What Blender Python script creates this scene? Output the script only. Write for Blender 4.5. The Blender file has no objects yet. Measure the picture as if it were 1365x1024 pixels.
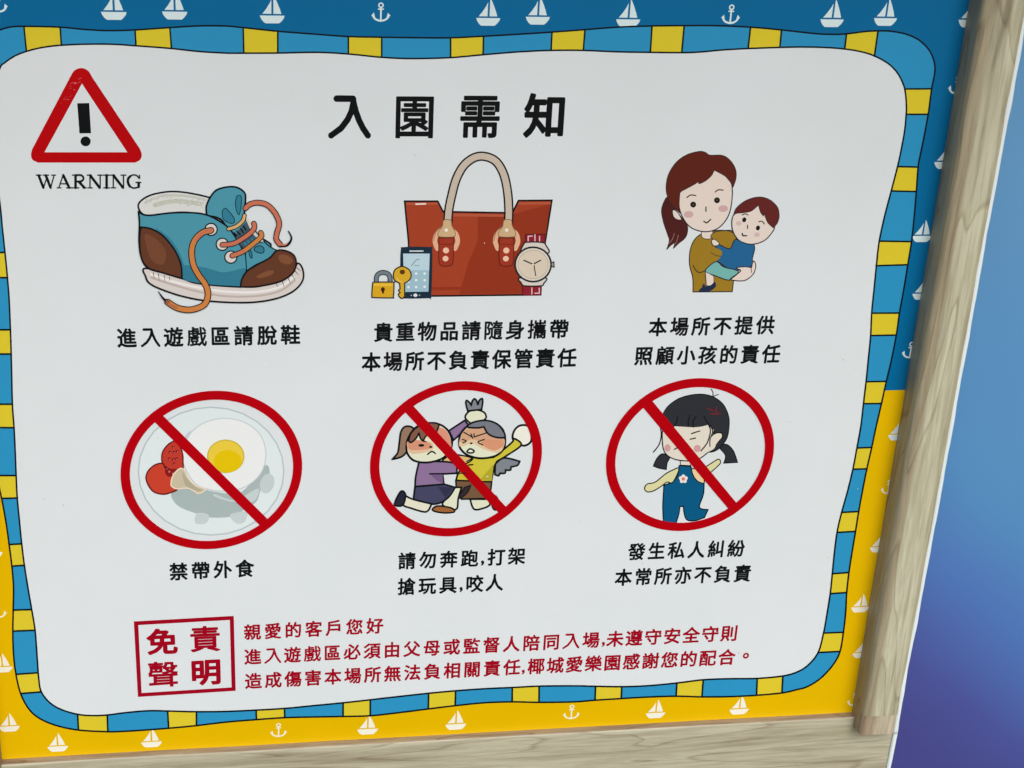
import bpy, bmesh, math, random
import numpy as np
from mathutils import Vector, Matrix, noise
from mathutils.geometry import tessellate_polygon, delaunay_2d_cdt
random.seed(4)
sc = bpy.context.scene

# ---------------------------------------------------------------- camera
# A phone held above and to the left of the framed sign, looking down at it.
W_, H_ = 1365.0, 1024.0
FPX = 2257.0
c0 = (W_/2, H_/2)
VH = (14900.0, 190.0)        # vanishing point of the sign's horizontal lines
VV = (430.0, 5200.0)         # vanishing point of its vertical lines
ex = Vector((VH[0]-c0[0], VH[1]-c0[1], FPX)).normalized()
ed = Vector((VV[0]-c0[0], VV[1]-c0[1], FPX))
ed = (ed - ex*ed.dot(ex)).normalized()
en = ex.cross(ed)            # into the wall
# rows: camera axes (x right, y down, z forward) written in world axes
Xw, Zw, Yw = Vector((1,0,0)), Vector((0,0,1)), Vector((0,1,0))
def cam2world(v):
    return Xw*v.dot(ex) + (-Zw)*v.dot(ed) + Yw*v.dot(en)
DIST = 1.6
CENTER = Vector((0, 0, 1.30))
fwd = cam2world(Vector((0,0,1))); rgt = cam2world(Vector((1,0,0))); dwn = cam2world(Vector((0,1,0)))
CAM = CENTER - fwd*DIST
cam = bpy.data.cameras.new('camera'); cam_o = bpy.data.objects.new('camera', cam)
sc.collection.objects.link(cam_o)
M = Matrix((( rgt.x, -dwn.x, -fwd.x, CAM.x),( rgt.y, -dwn.y, -fwd.y, CAM.y),( rgt.z, -dwn.z, -fwd.z, CAM.z),(0,0,0,1)))
cam_o.matrix_world = M
cam.sensor_width = 36; cam.lens = FPX/W_*36; cam.clip_start = .01; cam.clip_end = 200
sc.camera = cam_o
sc.render.resolution_x, sc.render.resolution_y = 1024, 768

# ---------------------------------------------------------------- daylight, soft and hazy
SUN_EL, SUN_AZ = math.radians(40), math.radians(10)      # azimuth: right of straight in front of the sign
world = bpy.data.worlds.new('World'); sc.world = world; world.use_nodes = True
nt = world.node_tree; bg = nt.nodes['Background']
sky = nt.nodes.new('ShaderNodeTexSky'); sky.sky_type = 'NISHITA'; sky.sun_disc = False
sky.sun_elevation = SUN_EL; sky.sun_rotation = math.pi - SUN_AZ
sky.air_density = 1.0; sky.dust_density = 2.5; sky.ozone_density = 1.0
nt.links.new(sky.outputs[0], bg.inputs[0]); bg.inputs[1].default_value = .115
sd = Vector((math.sin(SUN_AZ)*math.cos(SUN_EL), -math.cos(SUN_AZ)*math.cos(SUN_EL), math.sin(SUN_EL)))
sun = bpy.data.lights.new('sun', 'SUN'); sun.energy = 1.3; sun.angle = math.radians(38); sun.color = (1, .985, .95)
sun_o = bpy.data.objects.new('sun', sun); sc.collection.objects.link(sun_o)
sun_o.rotation_euler = sd.to_track_quat('Z', 'Y').to_euler(); sun_o.location = sd*4
sc.view_settings.view_transform = 'Standard'; sc.view_settings.look = 'None'
sc.view_settings.exposure = 0.29; sc.view_settings.gamma = 1
sc.cycles.max_bounces = 6

# ---------------------------------------------------------------- point on the sign's plane
def P(px, py, t=0.0):
    """where the line of sight through a photo point meets the plane t metres in front of the sign face"""
    d = fwd*FPX + rgt*(px-c0[0]) + dwn*(py-c0[1])
    k = (-t - CAM.y)/d.y
    return CAM + d*k

# ---------------------------------------------------------------- materials
def s2l(c):
    c = c/255.0
    return c/12.92 if c <= .04045 else ((c+.055)/1.055)**2.4
WHITE = (209, 214, 212)
SHEET = (.752, .808, .832)
def alb(rgb, gain=1.0):
    """printed colour relative to the white of the same sheet"""
    return tuple(min(.9, gain*h*s2l(a)/s2l(w)) for a, w, h in zip(rgb, WHITE, SHEET))
_m = {}
def ink(rgb, rough=.33):
    """printed vinyl under clear laminate: flat ink with faint unevenness and a slightly rippled gloss"""
    key = (tuple(rgb), rough)
    if key in _m: return _m[key]
    m = bpy.data.materials.new('printed_ink_%d_%d_%d' % tuple(rgb)); m.use_nodes = True
    n = m.node_tree.nodes; l = m.node_tree.links; b = n['Principled BSDF']
    tc = n.new('ShaderNodeTexCoord'); ns = n.new('ShaderNodeTexNoise'); ns.inputs['Scale'].default_value = 5
    ns.inputs['Detail'].default_value = 6; ns.inputs['Roughness'].default_value = .65
    l.new(tc.outputs['Object'], ns.inputs['Vector'])
    mx = n.new('ShaderNodeMix'); mx.data_type = 'RGBA'
    a = alb(rgb)
    mx.inputs[6].default_value = tuple(v*w_ for v, w_ in zip(a, (.91,.945,.94)))+(1,); mx.inputs[7].default_value = tuple(min(1, v*w_) for v, w_ in zip(a, (1.08,1.06,1.07)))+(1,)
    l.new(ns.outputs[0], mx.inputs[0]); l.new(mx.outputs[2], b.inputs['Base Color'])
    b.inputs['Roughness'].default_value = rough; b.inputs['Specular IOR Level'].default_value = .25
    n2 = n.new('ShaderNodeTexNoise'); n2.inputs['Scale'].default_value = 26; n2.inputs['Detail'].default_value = 3
    l.new(tc.outputs['Object'], n2.inputs['Vector'])
    bp = n.new('ShaderNodeBump'); bp.inputs['Strength'].default_value = .12; bp.inputs['Distance'].default_value = .002
    l.new(n2.outputs[0], bp.inputs['Height']); l.new(bp.outputs[0], b.inputs['Normal'])
    _m[key] = m
    return m

def wood_mat(name, axis, light=(192,190,162), mid=(174,170,143), dark=(132,121,99), seed=0.0, edges=None):
    """wood-grain wrap: long wavy streaks along one axis, cathedral rings, pores, dull scuffs"""
    m = bpy.data.materials.new(name); m.use_nodes = True
    n = m.node_tree.nodes; l = m.node_tree.links; b = n['Principled BSDF']
    tc = n.new('ShaderNodeTexCoord'); mp = n.new('ShaderNodeMapping')
    l.new(tc.outputs['Object'], mp.inputs['Vector'])
    s = [1.0,1.0,1.0]; s[axis] = .055
    mp.inputs['Scale'].default_value = s; mp.inputs['Location'].default_value = (seed, seed*.7, seed*1.3)
    mp2 = n.new('ShaderNodeMapping'); l.new(tc.outputs['Object'], mp2.inputs['Vector'])
    s2 = [1.0,1.0,1.0]; s2[axis] = .15; mp2.inputs['Scale'].default_value = s2; mp2.inputs['Location'].default_value = (seed*1.9, seed, seed*.6)
    def noise_(sc_, det, rough=.6, dist=0.0):
        k = n.new('ShaderNodeTexNoise'); k.inputs['Scale'].default_value = sc_; k.inputs['Detail'].default_value = det
        k.inputs['Roughness'].default_value = rough; k.inputs['Distortion'].default_value = dist
        l.new(mp.outputs[0], k.inputs['Vector']); return k
    def ramp(src, stops):
        r = n.new('ShaderNodeValToRGB'); e = r.color_ramp.elements
        while len(e) < len(stops): e.new(.5)
        for k, (p, c) in zip(e, stops): k.position = p; k.color = c
        l.new(src, r.inputs[0]); return r
    broad = noise_(48, 6, .6, .5)
    rings = n.new('ShaderNodeMath'); rings.operation = 'MULTIPLY'; rings.inputs[1].default_value = 7.0
    big = noise_(19, 2.5, .45, .5)
    l.new(mp2.outputs[0], big.inputs['Vector']); l.new(big.outputs[0], rings.inputs[0])
    fr = n.new('ShaderNodeMath'); fr.operation = 'FRACT'; l.new(rings.outputs[0], fr.inputs[0])
    ringr = ramp(fr.outputs[0], [(0,(.1,.1,.1,1)),(.05,(1,1,1,1)),(.12,(.35,.35,.35,1)),(.6,(.12,.12,.12,1)),(1,(.05,.05,.05,1))])
    fine = noise_(260, 4, .7, .2)
    A = lambda c: tuple(alb(c))+(1,)
    base = ramp(broad.outputs[0], [(.26,A(dark)),(.40,A(mid)),(.52,A(light)),(.62,A(mid)),(.74,A(light))])
    mx = n.new('ShaderNodeMix'); mx.data_type = 'RGBA'; mx.blend_type = 'MULTIPLY'
    l.new(base.outputs[0], mx.inputs[6]); mx.inputs[7].default_value = (.62,.56,.50,1)
    fm = n.new('ShaderNodeMath'); fm.operation = 'MULTIPLY'; fm.inputs[1].default_value = .8
    l.new(ringr.outputs[0], fm.inputs[0]); l.new(fm.outputs[0], mx.inputs[0])
    fr2 = ramp(fine.outputs[0], [(.40,(0.80,.78,.75,1)),(.52,(1,1,1,1)),(.7,(1.06,1.06,1.05,1))])
    m2 = n.new('ShaderNodeMix'); m2.data_type = 'RGBA'; m2.blend_type = 'MULTIPLY'; m2.inputs[0].default_value = .8
    l.new(mx.outputs[2], m2.inputs[6]); l.new(fr2.outputs[0], m2.inputs[7])
    res = m2.outputs[2]
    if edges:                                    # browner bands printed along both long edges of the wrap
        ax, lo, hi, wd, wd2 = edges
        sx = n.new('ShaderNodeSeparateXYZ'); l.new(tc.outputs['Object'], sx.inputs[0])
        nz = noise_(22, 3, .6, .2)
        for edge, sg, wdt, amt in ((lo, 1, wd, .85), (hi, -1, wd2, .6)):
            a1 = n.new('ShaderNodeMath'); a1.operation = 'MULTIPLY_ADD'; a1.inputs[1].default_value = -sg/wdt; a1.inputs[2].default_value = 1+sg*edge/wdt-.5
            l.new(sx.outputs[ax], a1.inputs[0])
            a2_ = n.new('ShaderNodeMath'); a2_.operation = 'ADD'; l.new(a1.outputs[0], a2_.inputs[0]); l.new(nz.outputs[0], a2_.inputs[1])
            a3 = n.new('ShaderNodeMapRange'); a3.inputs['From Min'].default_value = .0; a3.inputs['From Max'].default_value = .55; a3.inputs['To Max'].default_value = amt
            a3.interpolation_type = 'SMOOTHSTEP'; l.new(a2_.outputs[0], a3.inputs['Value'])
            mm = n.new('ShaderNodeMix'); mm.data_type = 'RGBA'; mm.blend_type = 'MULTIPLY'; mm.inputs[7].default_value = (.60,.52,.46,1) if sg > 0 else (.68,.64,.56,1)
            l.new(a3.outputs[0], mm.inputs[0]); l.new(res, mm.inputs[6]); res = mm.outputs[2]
    l.new(res, b.inputs['Base Color'])
    b.inputs['Roughness'].default_value = .5; b.inputs['Specular IOR Level'].default_value = .35
    bp = n.new('ShaderNodeBump'); bp.inputs['Strength'].default_value = .35; bp.inputs['Distance'].default_value = .0008
    l.new(fine.outputs[0], bp.inputs['Height']); l.new(bp.outputs[0], b.inputs['Normal'])
    return m

# ---------------------------------------------------------------- object helpers
C = sc.collection
def link(name, me, mats, parent=None, label=None):
    o = bpy.data.objects.new(name, me)
    for m in mats: me.materials.append(m)
    C.objects.link(o)
    if parent is not None: o.parent = parent
    if label: o['label'] = label
    return o
def thing(name, label, cat, loc):
    o = bpy.data.objects.new(name, None); C.objects.link(o); o.location = loc
    o['label'] = label; o['category'] = cat
    return o

SIGN_BASE = P(590, 1000); SIGN_BASE.y = 0
sign = thing('notice_board', 'white printed warning notice with chequered blue and yellow border set inside a wood frame', 'sign', SIGN_BASE)
frame = thing('wooden_frame', 'wood-grain frame round the printed notice, white bead along its right edge', 'frame', SIGN_BASE)
def child(name, verts, faces, fmat, mats, parent, base, label=None, smooth=False):
    me = bpy.data.meshes.new(name)
    me.from_pydata([tuple(Vector(v)-base) for v in verts], [], faces)
    me.update()
    for p, k in zip(me.polygons, fmat): p.material_index = k; p.use_smooth = smooth
    return link(name, me, mats, parent, label)

# ---------------------------------------------------------------- 2-D drawing on the sheet
STEP = 1.0e-5
def cr(pts, closed, seg=6):
    """Catmull-Rom through pts; a third value 1 marks a sharp corner"""
    n = len(pts); out = []
    idx = range(n) if closed else range(n-1)
    for i in idx:
        p1 = pts[i]; p2 = pts[(i+1) % n]
        p0 = pts[(i-1) % n] if (closed or i > 0) else p1
        p3 = pts[(i+2) % n] if (closed or i < n-2) else p2
        if p1[2]: p0 = p1
        if p2[2]: p3 = p2
        d = math.hypot(p2[0]-p1[0], p2[1]-p1[1])
        k = seg if not (p1[2] and p2[2]) else 1
        for j in range(k):
            t = j/k
            x = .5*((2*p1[0])+(-p0[0]+p2[0])*t+(2*p0[0]-5*p1[0]+4*p2[0]-p3[0])*t*t+(-p0[0]+3*p1[0]-3*p2[0]+p3[0])*t**3)
            y = .5*((2*p1[1])+(-p0[1]+p2[1])*t+(2*p0[1]-5*p1[1]+4*p2[1]-p3[1])*t*t+(-p0[1]+3*p1[1]-3*p2[1]+p3[1])*t**3)
            out.append((x, y))
    if not closed: out.append((pts[-1][0], pts[-1][1]))
    return out
def parse(s, sharp=False):
    out = []
    for tok in s.split():
        c = tok.endswith('*'); tok = tok.rstrip('*')
        x, y = tok.split(',')
        out.append((float(x), float(y), 1 if (c or sharp) else 0))
    return out

class Picture:
    """one printed picture: its pieces are separate meshes laid on the sheet in drawing order"""
    def __init__(s, name, T, label=None, z0=6, parent=None):
        s.name = name; s.T = T; s.z = z0; s.label = label; s.parts = {}; s.order = []; s.parent = parent or sign
    def _b(s, part):
        if part not in s.parts: s.parts[part] = dict(v=[], f=[], m=[], mats=[]); s.order.append(part)
        return s.parts[part]
    def _mi(s, b, col):
        m = ink(col)
        if m not in b['mats']: b['mats'].append(m)
        return b['mats'].index(m)
    def px(s, p): return (s.T[0]+p[0]/s.T[2], s.T[1]+p[1]/s.T[2])
    def poly(s, part, col, pts):        # pts in photo pixels
        s.z += 1; b = s._b(part); k = s._mi(b, col); o = len(b['v'])
        t = s.z*STEP
        vs = [P(x, y, t) for x, y in pts]
        b['v'] += vs
        tri = tessellate_polygon([[Vector((x, -y, 0)) for x, y in pts]])
        for a in tri:
            q = [pts[i] for i in a]
            ar = (q[1][0]-q[0][0])*(q[2][1]-q[0][1])-(q[2][0]-q[0][0])*(q[1][1]-q[0][1])
            a = a if ar < 0 else (a[0], a[2], a[1])
            b['f'].append([o+i for i in a]); b['m'].append(k)
    def F(s, part, col, d, line=None, w=1.4, sharp=False, seg=6):
        pts = [s.px(p) for p in cr(parse(d, sharp), True, seg)]
        s.poly(part, col, pts)
        if line: s.ribbon(part, line, pts, w, True)
    def ribbon(s, part, col, pts, w, closed=False, taper=None):
        s.z += 1; b = s._b(part); k = s._mi(b, col); o = len(b['v']); t = s.z*STEP
        q = [pts[0]]
        for p in pts[1:]:
            if math.hypot(p[0]-q[-1][0], p[1]-q[-1][1]) > .05: q.append(p)
        if closed and math.hypot(q[0][0]-q[-1][0], q[0][1]-q[-1][1]) < .05: q.pop()
        n = len(q)
        if n < 2: return
        for i in range(n):
            a = q[(i-1) % n] if (closed or i > 0) else None
            c = q[(i+1) % n] if (closed or i < n-1) else None
            ds = []
            if a: d = (q[i][0]-a[0], q[i][1]-a[1]); h = math.hypot(*d) or 1; ds.append((d[0]/h, d[1]/h))
            if c: d = (c[0]-q[i][0], c[1]-q[i][1]); h = math.hypot(*d) or 1; ds.append((d[0]/h, d[1]/h))
            dx = sum(d[0] for d in ds)/len(ds); dy = sum(d[1] for d in ds)/len(ds); h = math.hypot(dx, dy)
            if h < .25: dx, dy = ds[-1]; h = 1
            mit = min(1.6, 1/h) if len(ds) == 2 else 1
            dx, dy = dx/(math.hypot(dx, dy) or 1), dy/(math.hypot(dx, dy) or 1)
            ww = w
            if taper: u = i/(n-1); ww = w*(taper[0]+(taper[1]-taper[0])*u) if len(taper) == 2 else w*(taper[0]*(1-u)**2+2*taper[1]*u*(1-u)+taper[2]*u*u)
            hw = ww/2*mit
            b['v'] += [P(q[i][0]-dy*hw, q[i][1]+dx*hw, t), P(q[i][0]+dy*hw, q[i][1]-dx*hw, t)]
        m = n if closed else n-1
        for i in range(m):
            j = (i+1) % n
            b['f'].append([o+2*i, o+2*j, o+2*j+1, o+2*i+1]); b['m'].append(k)
        if not closed and w > .9 and not taper:
            for e in (0, n-1):
                cc = q[e]; r = w/2; o2 = len(b['v'])
                b['v'] += [P(cc[0]+r*math.cos(a*math.pi/5), cc[1]+r*math.sin(a*math.pi/5), t+STEP*.4) for a in range(10)]
                b['f'].append([o2+9-a for a in range(10)]); b['m'].append(k)
    def L(s, part, col, d, w=1.4, closed=False, taper=None, sharp=False):
        s.ribbon(part, col, [s.px(p) for p in cr(parse(d, sharp), closed)], w, closed, taper)
    def lace(s, part, col, line, d, w, lw, closed=False):
        """outlined band: dark ribbon below, coloured ribbon above"""
        s.L(part, line, d, w+2*lw, closed); s.L(part, col, d, w, closed)
    def E(s, part, col, cx, cy, rx, ry, line=None, w=1.2, rot=0):
        pts = []
        for a in range(28):
            u = a*2*math.pi/28; x, y = rx*math.cos(u), ry*math.sin(u)
            pts.append(s.px((cx+x*math.cos(rot)-y*math.sin(rot), cy+x*math.sin(rot)+y*math.cos(rot))))
        s.poly(part, col, pts)
        if line: s.ribbon(part, line, pts, w, True)
    def done(s, sub_labels=None):
        root = None
        for part in s.order:
            b = s.parts[part]
            first = root is None
            if first:
                root = child(s.name, b['v'], b['f'], b['m'], b['mats'], s.parent, SIGN_BASE, s.label)
            else:
                child(part.split('#')[0], b['v'], b['f'], b['m'], b['mats'], root, SIGN_BASE)
        return root

BLK = (12, 15, 18)
# ---------------------------------------------------------------- the sheet: backing, blue and yellow fields
xR = sum(P(x, y).x for x, y in ((1293.6,0),(1223,425),(1191.4,600),(1159.5,799),(1135.3,948.5)))/5
zB = sum(P(x, y).z for x, y in ((3.3,1012.2),(765,969.3),(1065,954),(1134.9,949.1)))/4
xL = P(2, 1006).x
zT = P(640, -62).z
zS = P(1192, 520.4).z
def slab(name, x0, x1, z0, z1, y0, y1, mats, parent, base=SIGN_BASE, bevel=0, label=None, cuts=0):
    bm = bmesh.new()
    vs = [bm.verts.new(Vector((x, y, z))-base) for x in (x0, x1) for y in (y0, y1) for z in (z0, z1)]
    for f in ((0,1,3,2),(4,6,7,5),(0,4,5,1),(2,3,7,6),(0,2,6,4),(1,5,7,3)): bm.faces.new([vs[i] for i in f])
    bmesh.ops.recalc_face_normals(bm, faces=bm.faces)
    if bevel: bmesh.ops.bevel(bm, geom=list(bm.edges), offset=bevel, segments=4, profile=.5, affect='EDGES')
    me = bpy.data.meshes.new(name); bm.to_mesh(me); bm.free()
    for p in me.polygons: p.use_smooth = bool(bevel)
    return link(name, me, mats, parent, label)
slab('backing_panel', xL-.012, xR+.012, zB-.006, zT+.012, 0, .004, [ink((200,204,202))], sign)
def sheet(name, x0, x1, z0, z1, t, m, label):
    return child(name, [(x0,-t,z0),(x1,-t,z0),(x1,-t,z1),(x0,-t,z1)], [[0,1,2,3]], [0], [m], sign, SIGN_BASE, label)
sheet('background_print', xL-.01, xR+.01, zS, zT+.01, STEP, ink((0, 98, 144)), 'deep blue upper background of the notice')
sheet('background_print', xL-.01, xR+.01, zB-.004, zS, STEP, ink((214, 171, 0)), 'golden yellow lower background of the notice')

# ---------------------------------------------------------------- wavy chequered border
OUT = '''0,40 13,36.3 31.9,35.2 80,36.3 109.9,39.1 142.9,40.9 180,40 226.4,36.9 263.7,34.7 300,34.7 324.2,36.9 370.3,41.8 418.7,45.5 464.4,48.8 508.8,49.7
563.7,50.5 600.7,50.5 644.6,48.4 691.9,45.7 735.8,42.9 779.8,39.6 823.7,36.3 869.2,34.7 912.1,34.3 953.8,34.3 1000,36.3 1041.8,40 1085.7,44.8 1106,45.9 1127.6,45.3
1152.9,42.2 1170,41.3 1188,41.8 1207.9,45.7 1225.4,53.8 1238.6,67 1245.2,82.4 1246.1,96.7 1241.9,118.7 1237.5,151.6 1230.9,186.8 1226.8,206.6 1223.9,222.8
1221.5,255 1218.8,288 1215.1,322 1210,353.8 1204.6,386.8 1199,417.6 1194.7,447.3 1188,481.3 1181.5,508.8 1174.9,538.5 1168.3,567 1162,596.7 1155.5,625.3
1149.6,655 1144.6,682.4 1140.4,708.8 1135.8,736.3 1131.6,763.7 1128.7,790 1127.2,817 1124.3,843 1119.5,869.3 1110,886.9 1093.6,904.5 1076,915.5 1062,919.5
1042.4,923.8 1009,926.9 973.8,928.7 936.4,929.1 901.3,928.2 863.9,929.3 828.7,931.3 793.6,933.5 765,935.7 718.8,936.4 682.6,935.7 645.2,937 606.8,940.8
570.5,945.2 530.9,950.2 493.6,954.2 457.3,955.2 417.7,955.9 379.3,956.8 341.9,959.4 301.3,962.7 261.7,967.4 224.3,970.9 187,973.7 165,975 144,975.5
104.4,973.3 74.7,967.1 52.7,957.7 38.5,945.2 27.5,924.7 21.3,899 18,871.5 17.1,841.2 17.6,813.3 18,782.4 15.8,754.7 12.1,725.9 8.4,698.9 3.3,670.3
-2,645 -8,610 -13,570 -17,530 -20,480 -23,440 -26,400 -29,360 -32,320 -37,270 -41,230 -44,190 -44,140 -40,100 -27,62 -12,45'''
INN = '''0,90.5 6.6,83.5 19.8,74.7 35.2,68.6 54.9,63.7 81.3,60.4 120.9,58.9 153.8,59.3 181.3,61.1 228.6,64.8 263.7,68.6 300,70.8 324.2,71 370.3,70.8 423,69.9
464.4,72.1 508.8,76.5 548.4,78.2 600.7,76.9 644.6,73 691.9,69.2 734.7,67.3 777.6,67.3 823.7,69.2 867,69.9 908.8,70.3 931.9,69.5 964.8,66.6 997.8,64.8
1039.6,63.3 1067,62.8 1098,63.3 1126.5,65.5 1148.5,69.2 1165.7,74.7 1183.7,84.6 1195.8,96.7 1203.5,111 1206.8,123 1208.3,140.7 1207.9,153.8 1205.7,175.8
1200.8,202.2 1196.4,222.5 1188,255 1179.3,288 1172,322 1168.3,353.8 1165,386.8 1162,417.6 1160.6,447.3 1157.3,481 1154.5,508.8 1151,538.5 1147.4,569
1142.4,596.7 1137,625.3 1129.8,655 1122,683 1116,708.8 1112.3,736.3 1109.6,763.7 1106.8,790.8 1102.3,819 1098,843 1090.9,869.3 1078.2,885.8 1064,895.3
1043.7,901.2 1009,904.5 973.8,904.9 937.5,906.3 902.4,910.6 863.9,914.2 828.7,915.5 793.6,915 765,914.4 718.8,914.8 683,916.6 645,918.3 607.4,921
571.6,924.3 530.9,928.7 493.6,933 457.3,937 417.7,940.8 379.3,944.5 341.9,946.7 301.3,948.5 261.7,948.9 224.3,948 198,947.6 165,950.4 142.9,953.3 123,954
103.7,952.4 81.3,945.8 65.9,936.4 54.9,922 51.6,904.5 49.5,876 46.8,840.8 42.3,813 37.4,784.6 32.5,753.8 29,725.9 25.9,694.5 23,663.7 21.5,634
20.2,600 18.7,570.3 16.5,538.9 15.6,500 14.9,472 13.9,439.6 12.2,400 9.9,370.3 6.6,336.3 3.3,305.5 0,272.5 -6,230 -10,190 -10,150 -7,115'''
DIV = '''31.9,35.2|35.2,68.6 80.2,36.3|81.8,60.4 180,40|181.3,61.1 226.4,37|228.6,64.8 324.2,37|325,71 370.3,42|370.3,70.8 464.4,48.8|464.4,72.1 508.8,49.7|508.8,76.5
600.7,50.5|600.7,77 644.6,48.4|644,73 735.8,43|734.7,67.3 779.8,39.6|777.6,67.3 869.2,34.7|867,70 912.1,34.3|908.8,70.3 1000.5,36.3|997.4,64.8 1041.8,40|1039.6,63.3
1128.5,45.3|1126,65.5 1170.5,41.3|1165.7,75 1242,118.5|1206.5,118.7 1237.5,152.5|1208.3,152.5 1223.7,222.8|1196.9,222.2 1221.5,255.4|1188,254.7
1215,322.2|1172,321.5 1210,353|1168,354.3 1199,417.4|1162,417.6 1194.7,446.8|1160.6,447.5 1181.5,508.5|1154.5,509 1175,538|1151,538.3 1162,596.5|1142.4,597.3
1155.5,625|1137,625.7 1144.6,682|1122,683.2 1140.4,708.5|1116,709.8 1131.6,763.3|1109.6,765 1128.7,790|1106.8,791.5 1124.3,843|1098,844 1119.5,868.5|1090.5,870
1042.4,923.8|1043.7,901.2 1008.6,927|1009.5,904.5 935.8,929.1|937.5,906.3 901.3,928.2|902.4,910.6 828.3,931.3|828.9,915.5 793.2,933.5|794,915.2
718.6,936.4|718.8,914.8 682.8,935.7|683,916.6 606.8,940.8|607.4,921 571,945.2|571.4,924.5 493.6,954.2|493.6,933 457.3,955.2|457.5,937 379.6,956.8|379.3,944.6
341.9,959.4|341.5,946.8 262,967.4|261.9,948.9 224.8,970.9|223.5,948 143.8,975.5|143,953.3 104.6,973.3|103.5,952.3 27.5,924.7|54.5,922.5 21.3,899|50.5,897
17.1,841.4|46.8,840.3 17.6,813.4|42,812.7 15.8,754.8|32.5,753.7 12.1,726|29,725 2.5,664.5|23,664 -4,634|21.3,634 -13,570|18.7,570.3 -16,538.9|16.6,538.9
-21,472|14.9,472 -23,440|13.9,439.6 -28,370|9.9,370.3 -30.5,337|6.6,336.5 -37.5,265|-1,265.5 -41,232|-6,231 -44,160|-10,160 -43,125|-8,122'''
outl = cr(parse(OUT), True, 6); innl = cr(parse(INN), True, 6)
pg = Picture('border_print', (0,0,1), 'white field and black keyline inside the chequered border', z0=1)
def near(pl, p): return min(range(len(pl)), key=lambda i: (pl[i][0]-p[0])**2+(pl[i][1]-p[1])**2)
divs = []
for tok in DIV.split():
    a, b_ = tok.split('|'); a = tuple(map(float, a.split(','))); b_ = tuple(map(float, b_.split(',')))
    divs.append((near(outl, a), near(innl, b_), a, b_))
def arc(pl, i, j):
    out = []; k = i
    while True:
        out.append(pl[k])
        if k == j: break
        k = (k+1) % len(pl)
    return out
pg.z = 3
pg.poly('white_field', WHITE, innl)
pg.done()
n_ = len(divs)
for i in range(n_):
    a, b_ = divs[i], divs[(i+1) % n_]
    oo = arc(outl, a[0], b_[0]); ii = arc(innl, a[1], b_[1])
    oo[0] = a[2]; oo[-1] = b_[2]; ii[0] = a[3]; ii[-1] = b_[3]
    t = Picture('border_tile', (0,0,1), None, z0=4)
    t.poly('tile', (208, 188, 44) if i % 2 == 0 else (42, 138, 180), oo+ii[::-1])
    t.done()
kl = Picture('border_keyline', (0,0,1), None, z0=6)
kl.ribbon('k', (8,16,24), outl, 2.3, True); kl.ribbon('k', (8,16,24), innl, 2.3, True)
for a in divs:
    kl.ribbon('k', (8,16,24), [a[2], a[3]], 2.2)
kl.done()

# ---------------------------------------------------------------- little boats and anchors on the background
CREAM = (206, 222, 232)
def local(cx, cy, w, part, fig, label=None):
    """plane-aligned motif: unit = motif width, placed on the sheet"""
    O = P(cx, cy); s = (P(cx+w/2, cy)-P(cx-w/2, cy)).length
    col, polys = fig
    ob_v, ob_f = [], []
    for k, pl in enumerate(polys):
        o = len(ob_v); t = STEP*(2+k*.3)
        ob_v += [(O.x+x*s, -t, O.z-y*s) for x, y in pl]
        tri = tessellate_polygon([[Vector((x, -y, 0)) for x, y in pl]])
        for a in tri:
            q = [pl[i] for i in a]
            ar = (q[1][0]-q[0][0])*(q[2][1]-q[0][1])-(q[2][0]-q[0][0])*(q[1][1]-q[0][1])
            a = a if ar < 0 else (a[0], a[2], a[1])
            ob_f.append([o+i for i in a])
    child(part, ob_v, ob_f, [0]*len(ob_f), [ink(col)], sign, SIGN_BASE, label)
def rib2(pts, w):
    L_, R_ = [], []
    for i, p in enumerate(pts):
        a = pts[max(0, i-1)]; b = pts[min(len(pts)-1, i+1)]
        dx, dy = b[0]-a[0], b[1]-a[1]; h = math.hypot(dx, dy) or 1
        L_.append((p[0]-dy/h*w/2, p[1]+dx/h*w/2)); R_.append((p[0]+dy/h*w/2, p[1]-dx/h*w/2))
    return L_+R_[::-1]
BOAT = [[(-.5,.02),(.5,.02),(.47,.13),(.36,.27),(.27,.34),(-.28,.34),(-.38,.26),(-.46,.14)],
        [(-.40,-.05),(-.25,-.24),(-.10,-.48),(-.03,-.64),(-.035,-.05)],
        [(.05,-.05),(.05,-.80),(.10,-.74),(.22,-.48),(.31,-.25),(.37,-.05)]]
circ = lambda cx, cy, r, n=12: [(cx+r*math.cos(2*math.pi*i/n), cy+r*math.sin(2*math.pi*i/n)) for i in range(n+1)]
arcp = [(.40*math.cos(a), .30*math.sin(a)) for a in [math.pi*(1-k/10) for k in range(11)]]
ANCH = [rib2([(0,-.38),(0,.28)], .085), rib2(circ(0,-.50,.11), .075), rib2([(-.15,-.30),(.15,-.30)], .07),
        rib2([(x, y) for x, y in arcp], .10), [(-.50,.04),(-.36,-.12),(-.30,.10)], [(.50,.04),(.36,-.12),(.30,.10)]]
for cx, cy, w in ((151.6,15.4,34),(232.7,15,33.5),(362.9,20.2,33),(650.9,23.5,32),(717,22,32),(837.5,25.3,32),(1109.4,25.3,31),(1180.6,23.7,30.5),
                  (1293,26,30),(1260,215.5,28.5),(1229.5,314,26),(1229.5,391,26),(1197,579,25.5)):
    local(cx, cy, w, 'boat_print', (CREAM, BOAT))
for cx, cy, w in ((1172,729,24),(1147,809,24),(1149,870,24),
                  (874,950,25.5),(985.4,945,25.5),(490,971.5,27.5),(607.5,965,27.5),(201.8,988.7,27.5),(76.8,994.6,27.5),(12.3,968,27.5),(3,889,27.5),(-10,736,27)):
    local(cx, cy, w, 'boat_print', ((238,228,206), BOAT))
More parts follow.
